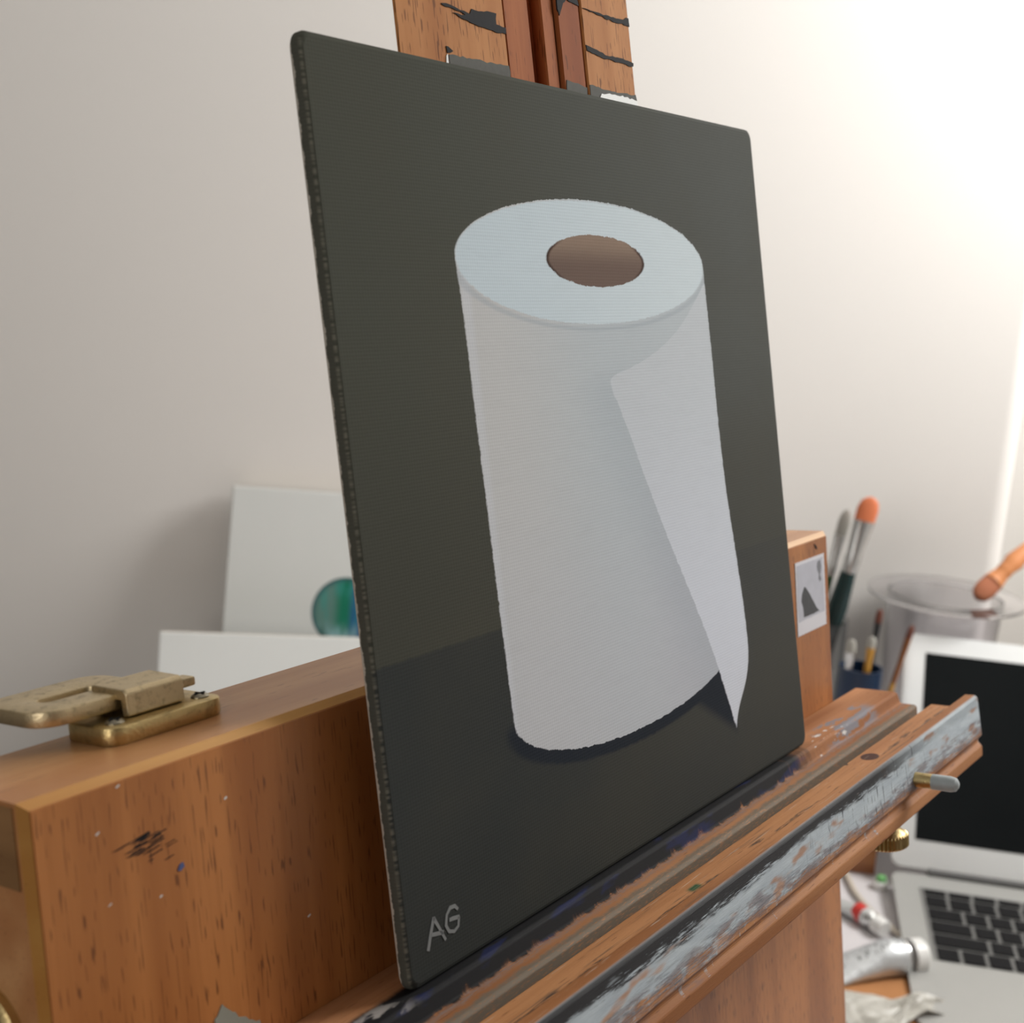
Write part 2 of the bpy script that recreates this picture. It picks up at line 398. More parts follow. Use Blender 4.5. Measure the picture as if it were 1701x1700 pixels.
M_greypaint = plain('dry_grey_paint', s2l(92, 92, 88), .8, spec=.15, var=.2, scale=500)
M_whitepaint = plain('dry_white_paint', s2l(206, 208, 206), .6, var=.08, scale=500)
def smear(pts, d, mat, amp=.0002, step=.0012, fr=cf, th=.0002, name='paint_smear'):
    return prism(name, ragged([(a / 1000, b / 1000) for a, b in pts], amp, step), lambda a, b, e: fr(a, b, e), d - th, d + .0002, mat, easel, loc=EL)
smear([(52.3, 215.2), (53.8, 215.5), (60.5, 214.6), (62.8, 214.4), (63.6, 215.5), (73.4, 216.4), (72.9, 213.6), (76.7, 213.3), (76.7, 211.8), (72.5, 211.7), (65.6, 212.0), (59.8, 212.6), (56, 213.6), (61, 213.7), (60.5, 214.1), (52.4, 214.6)], .0040, M_blackpaint)
smear([(112.7, 224.5), (119.2, 224.4), (127.1, 224.4), (134, 224.9), (135.4, 225.6), (136.7, 225.4), (136.6, 223.4), (127.9, 223.3), (119.1, 223.9)], .0040, M_blackpaint)
smear([(112.7, 214.6), (115.5, 214.6), (122.0, 213.4), (131.1, 213.6), (136.7, 213.2), (136.7, 212.1), (129.9, 212.3), (120.9, 212.4), (113.3, 213.1)], .0040, M_blackpaint)
smear([(52.3, 205.3), (53.0, 205.5), (54.8, 204.6), (54, 203.9), (52.6, 203.8)], .0040, M_blackpaint)
smear([(51.6, 200), (52.0, 203.0), (52.6, 203.6), (52.5, 200)], .0040, M_whitepaint, amp=.00005)
smear([(53, 199), (53, 203.4), (62, 203.8), (70, 203.7), (76.6, 204.2), (76.6, 199)], .0040, M_greypaint, amp=.00025)
smear([(102, 199), (102.2, 204.3), (106, 204.1), (111.6, 203.4), (111.6, 199)], .0043, M_greypaint, amp=.00025)
smear([(112.8, 199), (113, 204.2), (120, 203.8), (128, 204.0), (136.6, 204.2), (136.6, 199)], .0040, M_greypaint, amp=.00025)
smear([(116, 199), (118, 202.6), (126, 203.1), (136.6, 202.6), (136.6, 199)], .0038, M_whitepaint, amp=.0003)
smear([(101.3, 222), (101.4, 229), (108, 228), (111.4, 226), (111.5, 224.8), (106, 225.4), (104, 224), (102, 220.8)], .0043, M_blackpaint)
smear([(89.2, 226), (92, 224.5), (94, 225.0), (94.5, 227), (91, 228)], .0082, M_greypaint)

# ledge: shelf with a lower step, and the front slat with its lip
XE0, XE1 = -.098, .2752
def px(a, b, d): return (d, a, b)
mm = lambda L: [(a / 1000, b / 1000) for a, b in L]
prism('shelf', mm([(13.9, -.05), (-1.6, -.05), (-2.5, -.7), (-3.5, -3.9), (-4.0, -4.2), (-9.0, -4.3), (-9.9, -5.0), (-9.9, -20), (13.9, -20)]), px, XE0, XE1, M_shelf, easel, bevel=.0004, loc=EL)
prism('slat_rail', mm([(-9.9, -11.5), (-14.2, -11.5), (-14.2, -19), (-9.9, -19)]), px, XE0 + .002, XE1 - .002, M_strip, easel, loc=EL)
prism('front_slat', mm([(-14.2, -4.6), (-15.2, -3.5), (-26.0, -3.5), (-26.9, -2.5), (-27.0, .6), (-27.8, 1.4), (-31.2, 1.5), (-32.2, .8), (-33.4, -13.0), (-32.0, -14.6), (-32.0, -15.6), (-33.4, -17.0), (-33.4, -20.6), (-32.6, -21.4), (-14.2, -21.4)]), px, XE0, XE1, M_slat, easel, bevel=.0002, seg=1, loc=EL)
# dabs of thick paint on the ledge
def topz(a, b, d): return (a, b, d)
smear([(216, 1.0), (222, -.4), (230, -1.2), (240, -1.3), (247, -1.0), (242, 1.5), (233, 3.0), (222, 3.2)], -.0000, M_greypaint, amp=.0005, step=.0015, fr=lambda a, b, e: (a, b, -e), th=-.0004)
smear([(205, -1.4), (211, -1.9), (221, -1.2), (224, -.2), (217, .4), (208, -.4)], -.0000, M_whitepaint, amp=.0003, fr=lambda a, b, e: (a, b, -e), th=-.0006)
# brush-cleaning marks and specks on the front panel
def fp(a, b, d): return (a, d, b)
for k in range(34):
    cx = random.gauss(-52.7, 2.5); cz = 48.7 + random.gauss(0, 1.5) - (cx + 52.7) * .10; L = random.uniform(.5, 2.2); th = random.uniform(.03, .11)
    smear([(cx - L, cz - .1 * L), (cx + L, cz + .16 * L + th), (cx + L + .2, cz + .16 * L - th), (cx - L * .5, cz - .10 * L - th)], YBX - .0003, M_blackpaint, amp=.00004, step=.001, fr=fp, th=.0001)
smear([(-45.6, 41.2), (-44.9, 42.2), (-44.1, 42.5), (-43.9, 41.6), (-44.8, 41.0)], YBX - .0003, plain('blue_paint', s2l(70, 84, 130), .5), amp=.0001, step=.0005, fr=fp)
smear([(-42, 5.5), (-40.4, 9.4), (-38.5, 11.4), (-37, 9.8), (-35, 8.8), (-33, 6.6), (-31, 5.6), (-28, 2.6), (-28, .3), (-43, .3)], YBX - .0003, plain('sage_grey_paint', s2l(136, 138, 128), .6), amp=.0006, step=.001, fr=fp)
for a, b in ((-62, 53.4), (-61, 40), (-33, 51), (-14, 20), (-50, 37.5), (12, 25), (-57, 60.4)):
    smear([(a, b), (a + .7, b + .3), (a + .6, b + .6), (a - .1, b + .2)], YBX - .0003, M_whitepaint, amp=.0001, step=.0004, fr=fp, th=.0001)
smear([(242.6, 60.2), (244.4, 59.6), (245.2, 58.0), (244.2, 58.2), (243.4, 59.2)], YBX - .0003, M_blackpaint, amp=.0001, step=.0006, fr=fp)

# postage stamp stuck to the lid
M_stpaper = plain('stamp_paper', s2l(206, 206, 212), .6, var=.03, scale=120)
stamp = []
for (xa, za), (xb, zb) in (((226, 29.6), (250.6, 29.6)), ((250.6, 29.6), (250.6, 55.8)), ((250.6, 55.8), (226, 55.8)), ((226, 55.8), (226, 29.6))):
    n = 20
    for k in range(n):
        t = k / n; s_ = .18 * (k % 2); dx, dz = (xb - xa), (zb - za); L = math.hypot(dx, dz)
        stamp.append(((xa + dx * t - dz / L * s_) / 1000, (za + dz * t + dx / L * s_) / 1000))
sto = prism('postage_stamp', stamp, fp, YBX - .0005, YBX - .0003, M_stpaper, easel, loc=EL)
sto['label'] = 'grey and white postage stamp with a dark pointed rock'
def stp(name, pts, mat, d=.00055):
    return prism(name, ragged([(a / 1000, b / 1000) for a, b in pts], .00012, .0014), fp, YBX - d, YBX - .0005, mat, sto)
stp('printed_picture', [(227.2, 34.6), (249.4, 34.8), (249.4, 54.6), (227.2, 54.6)], plain('stamp_sky', s2l(176, 178, 188), .6, var=.12, scale=200))
stp('printed_rock', [(231.6, 35.6), (231.0, 39.5), (229.8, 41.5), (230.4, 43.6), (232.6, 46.4), (233.6, 46.2), (236.5, 43.6), (239.5, 40.4), (242.3, 37.3), (244.6, 35.7), (238, 35.5)], plain('stamp_rock', s2l(52, 54, 58), .6, var=.3, scale=300), .0006)
stp('printed_emblem', [(244.6, 53.6), (247.0, 53.8), (247.8, 51.6), (247.2, 49.4), (246.4, 48.6), (247.6, 46.8), (246.0, 46.0), (245.0, 47.2), (245.6, 48.8), (244.4, 50.2), (244.0, 52.0)], plain('stamp_emblem', s2l(112, 114, 120), .6), .0006)

# latch on top of the lid
ZP = ZT + CH
lt = prism('latch', [(a / 1000, b / 1000) for a, b in rrect(-47.2, -18.4, 27.8, 43.6, 3.6)], lambda a, b, d: (a, b, d), ZP - .0001, ZP + .0037, M_brass, easel, bevel=.0006, loc=EL, smooth=True)
lt['label'] = 'brass hasp latch with worn hook'
for sx, sy in ((-43.2, 31.7), (-21.9, 32.0)):
    so = lathe('screw', [(.0019, 0), (.0019, .0003), (.0015, .0007), (.0004, .0009)], M_screw, lt, 20, M=Matrix.Translation((sx / 1000, sy / 1000, ZP + .0036)))
    for q in (0, 1): box('screw_slot', (-.0013 if q == 0 else -.0002, -.0002 if q == 0 else -.0013, .0007), (.0013 if q == 0 else .0002, .0002 if q == 0 else .0013, .0010), M_blackpaint, lt, f=lambda x, y, z, sx=sx, sy=sy: (sx / 1000 + x, sy / 1000 + y, ZP + .0036 + z))
# block (bent sheet: flat top and a turned-down front cheek)
bx0, bx1, by0, by1, bh = -.0398, -.0258, .0318, .0432, .0092
prism('latch_block', [(by1, .0037), (by1, bh - .0002), (by1 - .0006, bh + .0002), (by0 + .0012, bh), (by0 + .0002, bh - .0008), (by0, .0040), (by0 + .0018, .0037), (by0 + .0022, .0070), (by1 - .0020, .0072), (by1 - .0020, .0037)],
      lambda a, b, d: (d, a, ZP + b), bx0, bx1, M_cast, lt, bevel=.0003)
box('latch_tongue', (-.0262, .0345, ZP + .0056), (-.0205, .0385, ZP + .0076), M_cast, lt, bevel=.0005)
# loop of the hook: flat rounded ring with a slot
def ring(name, out, hole, z0, z1, mat, par, tilt=0.):
    n = len(out); v, f = [], []
    def T(a, b, z): return (a / 1000, b / 1000, ZP + z + (b / 1000 - .040) * tilt)
    for L, z in ((out, z0), (out, z1), (hole, z1), (hole, z0)): v += [T(a, b, z) for a, b in L]
    for q in range(4):
        for i in range(n): f.append((q * n + i, q * n + (i + 1) % n, ((q + 1) % 4) * n + (i + 1) % n, ((q + 1) % 4) * n + i))
    return obj(name, v, f, mat, par, bevel=.0005, smooth=True)
ring('latch_loop', rrect(-56.8, -29.0, 35.2, 57.0, 6.0), rrect(-50.0, -37.0, 43.6, 47.6, 1.6), .0050, .0082, M_cast, lt)
# round brass hinge boss on the left side of the lid
lathe('hinge_boss', [(.0118, 0), (.0118, .0016), (.0104, .0026), (.0080, .0026), (.0072, .0014), (.0040, .0014), (.0036, .0030), (.0006, .0034)], M_brass, easel, 36,
      M=Matrix.Translation((XL - CH, .0310, .0170)) @ Matrix.Rotation(-math.pi / 2, 4, 'Y'), loc=EL)['label'] = 'round brass boss'
# peg in the slat and thumb screw under it
Mp = Matrix.Translation((.2085, -.0325, -.0100)) @ Matrix.Rotation(math.pi / 2, 4, 'X')
pg = lathe('slat_peg', [(.0024, -.004), (.0024, .0062)], M_brass, easel, 24, M=Mp, loc=EL)
lathe('painted_tip', [(.00245, .0060), (.0025, .0118), (.0021, .0135), (.0010, .0143), (.0002, .0145)], plain('pale_blue_paint', s2l(160, 168, 170), .45, var=.15, scale=500), pg, 24, M=Mp)
seg = 36; tv, tf = [], []
prof = [(.0012, -.0075), (.0066, -.0070), (.0072, -.0064), (.0072, -.0030), (.0064, -.0024), (.0034, .0000), (.0022, .0040), (.0022, .0062)]
for i, (rr, z) in enumerate(prof):
    for k in range(seg * 2):
        q = rr * (1.0 if not (2 <= i <= 3) else (1.03 if k % 2 else .95)); a = math.pi * k / seg
        tv.append((.2105 + q * math.cos(a), -.0215 + q * math.sin(a), -.0275 + z))
for i in range(len(prof) - 1):
    for k in range(seg * 2): tf.append((i * seg * 2 + k, i * seg * 2 + (k + 1) % (seg * 2), (i + 1) * seg * 2 + (k + 1) % (seg * 2), (i + 1) * seg * 2 + k))
tf.append(tuple(range(seg * 2))[::-1])
obj('thumb_screw', tv, tf, M_brass, easel, loc=EL)['label'] = 'knurled brass thumb screw'

# ------------------------------------------------------------------ the painted canvas board
def painting():
    g = NT('painted_canvas', .85, spec=.08); v, x, y, z = g.co()
    wob = g.noise(v, (420, 420, 420), 2.); wob2 = g.noise(v, (1500, 1500, 1500), 1.)
    j = g.add(g.mul(g.sub(wob, .5), .004), g.mul(g.sub(wob2, .5), .0026))
    u = g.add(g.mul(x, 5.), j); h = g.add(g.mul(z, 5.), j)
    us = g.mul(x, 5.); hs = g.mul(z, 5.)
    e = .0016
    cloud = g.noise(v, (18, 18, 18), 3.); fine = g.noise(v, (90, 90, 400), 3.)
    # ground: warm dark grey wall, darker table below the line
    wallc = g.mix(g.ramp(us, .0, .95), P_['wall_l'], P_['wall_r'])
    wallc = g.mix(g.mul(g.ramp(hs, .72, .36), .55), wallc, P_['wall_low'])
    tabc = g.mix(g.ramp(us, .15, .95), P_['tab_l'], P_['tab_r'])
    tabc = g.mix(g.mul(g.ramp(hs, .20, .0), .35), tabc, P_['tab_low'])
    line = g.ramp(g.add(h, g.mul(us, -.002)), .3455, .3495)
    c = g.mix(line, tabc, wallc)
    c = g.mix(g.mul(g.ramp(cloud, .4, .7), .22), c, P_['warm'])
    def ell(cx, cy, rx, ry, uu=u, vv_=h):
        return g.ma('SQRT', g.add(g.ma('POWER', g.mul(g.sub(uu, cx), 1 / rx), 2.), g.ma('POWER', g.mul(g.sub(vv_, cy), 1 / ry), 2.)))
    # painted contact shadow under the roll
    sh = g.mul(g.ramp(ell(.508, .222, .300, .082), 1.02, .96), g.ramp(h, .24, .22))
    c = g.mix(sh, c, P_['navy'])
    tri = g.mul(g.mul(g.ramp(us, .58, .66), g.ramp(us, .775, .760)), g.band(g.sub(hs, g.mul(g.sub(us, .66), -.62)), .150, .30, .012))
    c = g.mix(tri, c, P_['navy'])
    # body of the roll
    left = g.curve(h, [(0., .232), (.226, .2262), (.36, .2222), (.51, .2187), (.60, .2166), (.72, .2142), (.78, .2106), (1., .206)])
    right = g.curve(h, [(0., .770), (.0878, .7646), (.1665, .8167), (.1957, .8245), (.2427, .8243), (.3371, .8150), (.4597, .8010), (.6761, .7970), (.78, .7955), (1., .7955)])
    inx = g.mul(g.ramp(g.sub(u, left), -e, e), g.ramp(g.sub(u, right), e, -e))
    bot = g.mx(g.ramp(ell(.510, .2345, .2842, .0780), 1.006, .994), g.ramp(h, .2330, .2362))
    top = g.mx(g.ramp(ell(.5030, .7775, .2925, .0812), 1.006, .994), g.ramp(h, .780, .777))
    body = g.mul(inx, g.mul(bot, top))
    bc = g.mix(g.ramp(us, .24, .52), P_['body_l'], P_['body_m'])
    bc = g.mix(g.mul(g.ramp(us, .50, .70), g.ramp(hs, .60, .30)), bc, P_['body_s'])
    bc = g.mix(g.mul(g.ramp(hs, .60, .20), .6), bc, P_['body_low'])
    bc = g.mix(g.mul(g.band(us, .215, .232, .006), .3), bc, P_['flap'])
    flap_l = g.curve(h, [(0., .7985), (.0878, .7646), (.1417, .7443), (.1928, .7241), (.2415, .7022), (.2918, .6760), (.3514, .6438), (.4211, .6065), (.4922, .5714), (.5522, .5437), (.5858, .5271), (.6255, .5118), (.6269, .5140), (.6399, .5725), (.6567, .6324), (.6777, .6840), (.7014, .7256), (.7289, .7627), (.7492, .7875), (.760, .7990), (1., .9)])
    # soft painted shade beside the loose sheet
    bc = g.mix(g.mul(g.mul(g.ramp(g.sub(flap_l, us), .12, .0), g.ramp(hs, .66, .60)), .35), bc, P_['shade'])
    c = g.mix(body, c, bc)
    # top face, its soft lower rim, the cardboard core
    tf_ = g.ramp(ell(.5030, .7775, .2925, .0795), 1.010, .985)
    rim = g.mul(g.mul(g.band(ell(.5030, .7740, .2935, .0815, us, hs), .985, 1.04, .02), g.ramp(hs, .775, .755)), body)
    c = g.mix(g.mul(rim, .5), c, P_['shade'])
    c = g.mix(g.mul(tf_, inx), c, g.mix(g.ramp(us, .25, .8), P_['top_l'], P_['top_r']))
    cd = ell(.5090, .7802, .1178, .0338)
    core = g.ramp(cd, 1.02, .98)
    cc = g.mix(g.ramp(hs, .770, .808), P_['core_d'], P_['core_l'])
    cc = g.mix(g.mul(g.ramp(cd, .92, .98), g.mx(g.ramp(us, .585, .620), g.ramp(us, .44, .40))), cc, P_['core_e'])
    c = g.mix(core, c, cc)
    # loose sheet
    fl = g.mul(g.mul(g.ramp(g.sub(u, flap_l), -e, e), g.ramp(g.sub(u, right), e, -e)), g.mul(g.ramp(h, .757, .750), g.ramp(h, .0868, .0888)))
    c = g.mix(fl, c, g.mix(g.ramp(hs, .2, .7), P_['flap'], P_['flap_top']))
    c = g.mix(g.mul(g.sub(fine, .5), .12), c, P_['warm'])
    side = g.mul(g.ramp(y, .0002, .0006), g.ramp(x, .0020, .0012)); c = g.mix(g.mul(side, .7), c, pc(84, 83, 74))  # left edge tinted lighter, standing in for light that misses it
    # turned edge: raw primed canvas shows in a broken line along the back of the edge
    sp = g.noise(g.vec(0., 0., z), (1, 1, 190), 4., .75); back = g.ramp(g.add(y, g.mul(g.sub(sp, .5), .0030)), .00215, .00235)
    c = g.mix(back, c, s2l(188, 182, 172))
    dots = g.mul(g.band(y, .0001, .0006, .0002), g.ramp(g.noise(g.vec(0., 0., z), (1, 1, 900), 1.), .40, .60))
    c = g.mix(g.mul(g.mul(dots, g.ramp(x, .0014, .0006)), .40), c, s2l(150, 146, 132))
    g.col(c)
    # linen weave
    wx = g.ma('SINE', g.mul(x, 2 * math.pi / .00085)); wz = g.ma('SINE', g.mul(z, 2 * math.pi / .00080))
    g.bump(g.add(g.add(g.mul(wx, .25), g.mul(wz, .5)), g.mul(g.noise(v, (1200,) * 3, 2.), .8)), .00016, .13)
    return g.m
K = .93
def pc(r, g_, b, k=1.):
    c = s2l(r, g_, b); return tuple(min(.9, x * k / K * q) for x, q in zip(c[:3], (1.0, 1.03, 1.08))) + (1,)
WH = 1.18
P_ = dict(wall_l=pc(70, 71, 62), wall_r=pc(80, 81, 76), wall_low=pc(60, 58, 50), tab_l=pc(50, 52, 50), tab_r=pc(66, 66, 62), tab_low=pc(48, 49, 45), warm=pc(72, 68, 56),
          navy=pc(34, 38, 44), body_l=pc(172, 171, 168, WH), body_m=pc(163, 168, 169, WH), body_s=pc(152, 154, 160, WH), body_low=pc(168, 168, 170, WH), shade=pc(146, 152, 156, WH),
          flap=pc(184, 186, 191, WH), flap_top=pc(172, 175, 176, WH), top_l=pc(176, 186, 189, WH), top_r=pc(182, 190, 191, WH), core_l=pc(134, 114, 98), core_d=pc(104, 86, 76), core_e=pc(62, 44, 36))
M_paint = painting()
CM = EM @ Matrix.Rotation(-LEAN, 4, 'X')
out = rrect(0, .2, 0, .2, .0030, 6)
nv = len(out)
vv, ff = [], []
inset = ((0.0012, 0.0), (.0004, .0003), (0.0, .0011), (0.0, .0024), (.0005, .0032))
for ins, d in inset:
    for a, b in out: vv.append((.1 + (a - .1) * (1 - ins * 10), d, .1 + (b - .1) * (1 - ins * 10)))
for q in range(len(inset) - 1):
    for i in range(nv): ff.append((q * nv + i, q * nv + (i + 1) % nv, (q + 1) * nv + (i + 1) % nv, (q + 1) * nv + i))
ff += [tuple(range(nv)), tuple((len(inset) - 1) * nv + i for i in range(nv))[::-1]]
board = obj('painted_canvas_board', vv, ff, M_paint, smooth=True)
board.matrix_world = CM @ Matrix.Translation((0, 0, .0003))
for p in board.data.polygons:
    if len(p.vertices) > 4: p.use_smooth = False
tag(board, 'square canvas board painted with a white paper towel roll on dark grey', 'painting')
M_sig = plain('signature_paint', pc(112, 114, 112), .6, var=.1, scale=900)
def sig(pts, wd):
    P = [(a * .2, b * .2) for a, b in pts]; L, R = [], []
    for i, p in enumerate(P):
        a = P[max(0, i - 1)]; b = P[min(len(P) - 1, i + 1)]; t = Vector((b[0] - a[0], b[1] - a[1])).normalized()
        w_ = wd * (.8 + .4 * random.random()); L.append((p[0] - t.y * w_, p[1] + t.x * w_)); R.append((p[0] + t.y * w_, p[1] - t.x * w_))
    return L, R
sv, sf = [], []
for pts in ([(.0341, .0345), (.0405, .0492), (.0489, .0664)], [(.0482, .0660), (.0557, .0519), (.0640, .0352)], [(.0400, .0496), (.0620, .0446)],
            [(.0895, .0600), (.085, .0655), (.0767, .0664), (.070, .061), (.067, .0501), (.0710, .0420), (.0795, .0388), (.0869, .042), (.0899, .0518)], [(.0905, .0512), (.0794, .0533), (.0734, .0538)]):
    L, R = sig(pts, .00040)
    for s_ in range(len(L)): sv += [(L[s_][0], -.00008, L[s_][1]), (R[s_][0], -.00008, R[s_][1])]
    b0 = len(sv) - 2 * len(L)
    for s_ in range(len(L) - 1): sf.append((b0 + 2 * s_, b0 + 2 * s_ + 1, b0 + 2 * s_ + 3, b0 + 2 * s_ + 2))
sg = obj('signature', sv, sf, M_sig, board); sg['label'] = 'initials AG in pale grey paint'
md = sg.modifiers.new('thick', 'SOLIDIFY'); md.thickness = .00012; md.offset = 0

# ------------------------------------------------------------------ canvases leaning on the wall
def canvas_mat(ball=None):
    g = NT('primed_canvas' + ('_with_ball' if ball else ''), .7, spec=.2); v, x, y, z = g.co()
    c = g.mix(g.noise(v, (10,) * 3, 2.), (.70, .72, .70, 1), (.74, .755, .735, 1))
    if ball:
        bx, bz, br = ball
        d = g.ma('SQRT', g.add(g.ma('POWER', g.sub(x, bx), 2.), g.ma('POWER', g.sub(z, bz), 2.)))
        s_ = g.noise(v, (110, 110, 22), 2., off=(1.3, 0, 0))
        bc = g.mix(g.band(x, bx - .010, bx + .006, .006), s2l(96, 134, 126), s2l(26, 118, 92)); bc = g.mix(g.band(x, bx + .004, bx + .022, .004), bc, s2l(36, 92, 140)); bc = g.mix(g.mul(g.ramp(s_, .5, .65), .5), bc, s2l(60, 150, 140))
        bc = g.mix(g.mul(g.ramp(z, bz - .006, bz - .026), g.ramp(s_, .4, .6)), bc, s2l(150, 190, 196))
        bc = g.mix(g.ramp(d, br * .8, br), bc, s2l(54, 92, 96))
        g_ = g.ramp(d, br + .0006, br - .0006); front = g.ramp(y, .0012, .0006)
        c = g.mix(g.mul(g_, front), c, bc)
    else: front = g.ramp(y, .0012, .0006)
    c = g.mix(g.inv(front), c, (.62, .57, .50, 1))
    g.col(c); g.bump(g.noise(v, (700,) * 3, 2.), .0003, .3)
    return g.m
def lean_canvas(x0, ytop, ybot, zbot, wid, hgt, rot, mat, label, th=.018):
    o = box('stretched_canvas', (0, 0, 0), (wid, th, hgt), mat, bevel=.0015)
    tilt = math.asin(min(.9, (ytop - ybot) / hgt))
    o.matrix_world = Matrix.Translation(W(x0, ybot, zbot + th * math.sin(tilt))) @ Matrix.Rotation(rot, 4, 'Z') @ Matrix.Rotation(-tilt, 4, 'X')
    return tag(o, label, 'canvas')
ZD = -.515
lean_canvas(-.2695, 1.246, 1.185, ZD + .0005, .28, .2605, 0.0, canvas_mat((.1180, .1465, .0335)), 'white canvas with a painted green-blue glass ball, leaning on the wall')
lean_canvas(-.3050, 1.140, 1.104, ZD + .0005, .30, .1405, .125, canvas_mat(), 'plain white canvas standing in front of the canvas with the ball')

# ------------------------------------------------------------------ laptop
M_alu = plain('silver_aluminium', (.40, .40, .385), .45, .2, var=.02, scale=30)
M_bez = plain('silver_bezel', (.86, .88, .88), .42, 0., var=.02, scale=30)
M_key = plain('black_keys', (.010, .010, .011), .6, spec=.12, var=.2, scale=90)
M_well = plain('keyboard_well', (.19, .19, .185), .5, .2, var=.05)
g = NT('dark_screen', .22, spec=.25); g.col(g.mix(g.noise(g.co()[0], (14,) * 3, 3.), (.006, .008, .009, 1), (.012, .014, .015, 1))); M_scr = g.m
TH = math.radians(-10)
LM = Matrix.Translation(W(.3372, 1.0262, ZD)) @ Matrix.Rotation(TH, 4, 'Z')
lap = empty('laptop', LM, 'open silver laptop with black keys and a dark screen', 'laptop')
LWD, LDP, TB, TF = .315, .215, .015, .006
# base: wedge, thick at the hinge (local y = 0), thin at the front (local y = -LDP)
pr = rrect(0, LWD, -LDP, 0, .010, 5)
n = len(pr); bv = [(a * .97 + LWD * .015, b * .97 - LDP * .015, .0006) for a, b in pr]
top = [(a, b, TB + (TF - TB) * (-b / LDP)) for a, b in pr]
bv += [(a, b, z - .003) for a, b, z in top] + top
bf = [tuple(range(n))[::-1], tuple(range(2 * n, 3 * n))] + [(q * n + i, q * n + (i + 1) % n, (q + 1) * n + (i + 1) % n, (q + 1) * n + i) for q in (0, 1) for i in range(n)]
basep = obj('base', bv, bf, M_alu, lap, smooth=True)
SL = math.atan((TB - TF) / LDP)
KM = Matrix.Translation((0, 0, TB)) @ Matrix.Rotation(SL, 4, 'X')          # slope of the keyboard deck: y = 0 at the hinge
def onk(x, y, z): return tuple(KM @ Vector((x, y, z)))
KX0, KY0 = .0225, -.0245
box('keyboard_well', (KX0 - .002, KY0 - .1045, .0001), (KX0 + .2725, KY0 + .002, .0004), M_well, basep, f=onk)
box('trackpad', (LWD / 2 - .050, -.208, .0001), (LWD / 2 + .050, -.138, .0004), plain('trackpad', (.60, .61, .60), .4, .3, var=.01), basep, f=onk)
pit = .01905; rowy = KY0
rows = [([1.04] * 14, .55), ([1] * 13 + [1.5], 1), ([1.5] + [1] * 13, 1), ([1.75] + [1] * 11 + [1.75], 1), ([2.25] + [1] * 10 + [2.25], 1), ([1, 1, 1, 1.25, 5, 1.25, 1, 1, 1, 1], 1)]
cache = {}
for ws, hgt in rows:
    xx = KX0; kh = pit * hgt - .0028
    tot = sum(ws); unit = .2705 / tot
    for wk in ws:
        kw = unit * wk - .0028; key = (round(kw, 5), round(kh, 5))
        if key not in cache:
            o = box('key', (0, -kh, 0), (kw, 0, .0011), M_key, basep, bevel=.0005, seg=1); cache[key] = o.data
        else:
            o = bpy.data.objects.new('key', cache[key]); COL.objects.link(o); o.parent = basep
        o.matrix_local = KM @ Matrix.Translation((xx + .0014, rowy - .0014, .0005))
        xx += unit * wk
    rowy -= pit * hgt
HT = math.radians(31)
HM = Matrix.Translation((0, .002, TB + .002)) @ Matrix.Rotation(-HT, 4, 'X')
def onl(x, z, y): return tuple(HM @ Vector((x, y, z)))
LH = .204
lidp = prism('lid', rrect(.0, LWD, .002, LH, .009, 5), onl, 0., .006, M_bez, lap, bevel=.0006, smooth=True)
prism('screen', rrect(.0180, LWD - .0180, .0255, LH - .0165, .0005, 2), onl, -.0004, .0005, M_scr, lidp)
tube('hinge', [(.03, .003, TB + .0012), (LWD - .03, .003, TB + .0012)], .0036, plain('dark_hinge', (.10, .10, .10), .5), lap, 14)

# ------------------------------------------------------------------ brushes, jars and tubes behind
M_orange = plain('orange_bristle', s2l(226, 128, 84), .7, var=.08, scale=300)
M_ferr = plain('nickel_ferrule', (.66, .67, .67), .25, .9, var=.03)
M_green = plain('dark_green_lacquer', s2l(26, 52, 52), .25, var=.1); M_green2 = plain('bottle_green_lacquer', s2l(34, 84, 48), .25, var=.1)
M_black = plain('black_lacquer', s2l(24, 28, 32), .3, var=.1); M_ochre = plain('ochre_handle', s2l(206, 152, 64), .4, var=.1); M_brown = plain('brown_handle', s2l(138, 84, 44), .4, var=.15)
M_dkbr = plain('dark_bristle', s2l(104, 58, 44), .8); M_tan = plain('tan_wood', s2l(222, 146, 92), .5, var=.08); M_fan = plain('red_brown_bristle', s2l(186, 116, 84), .8, var=.1)
M_clearb = plain('pale_bristle', s2l(168, 166, 158), .6)
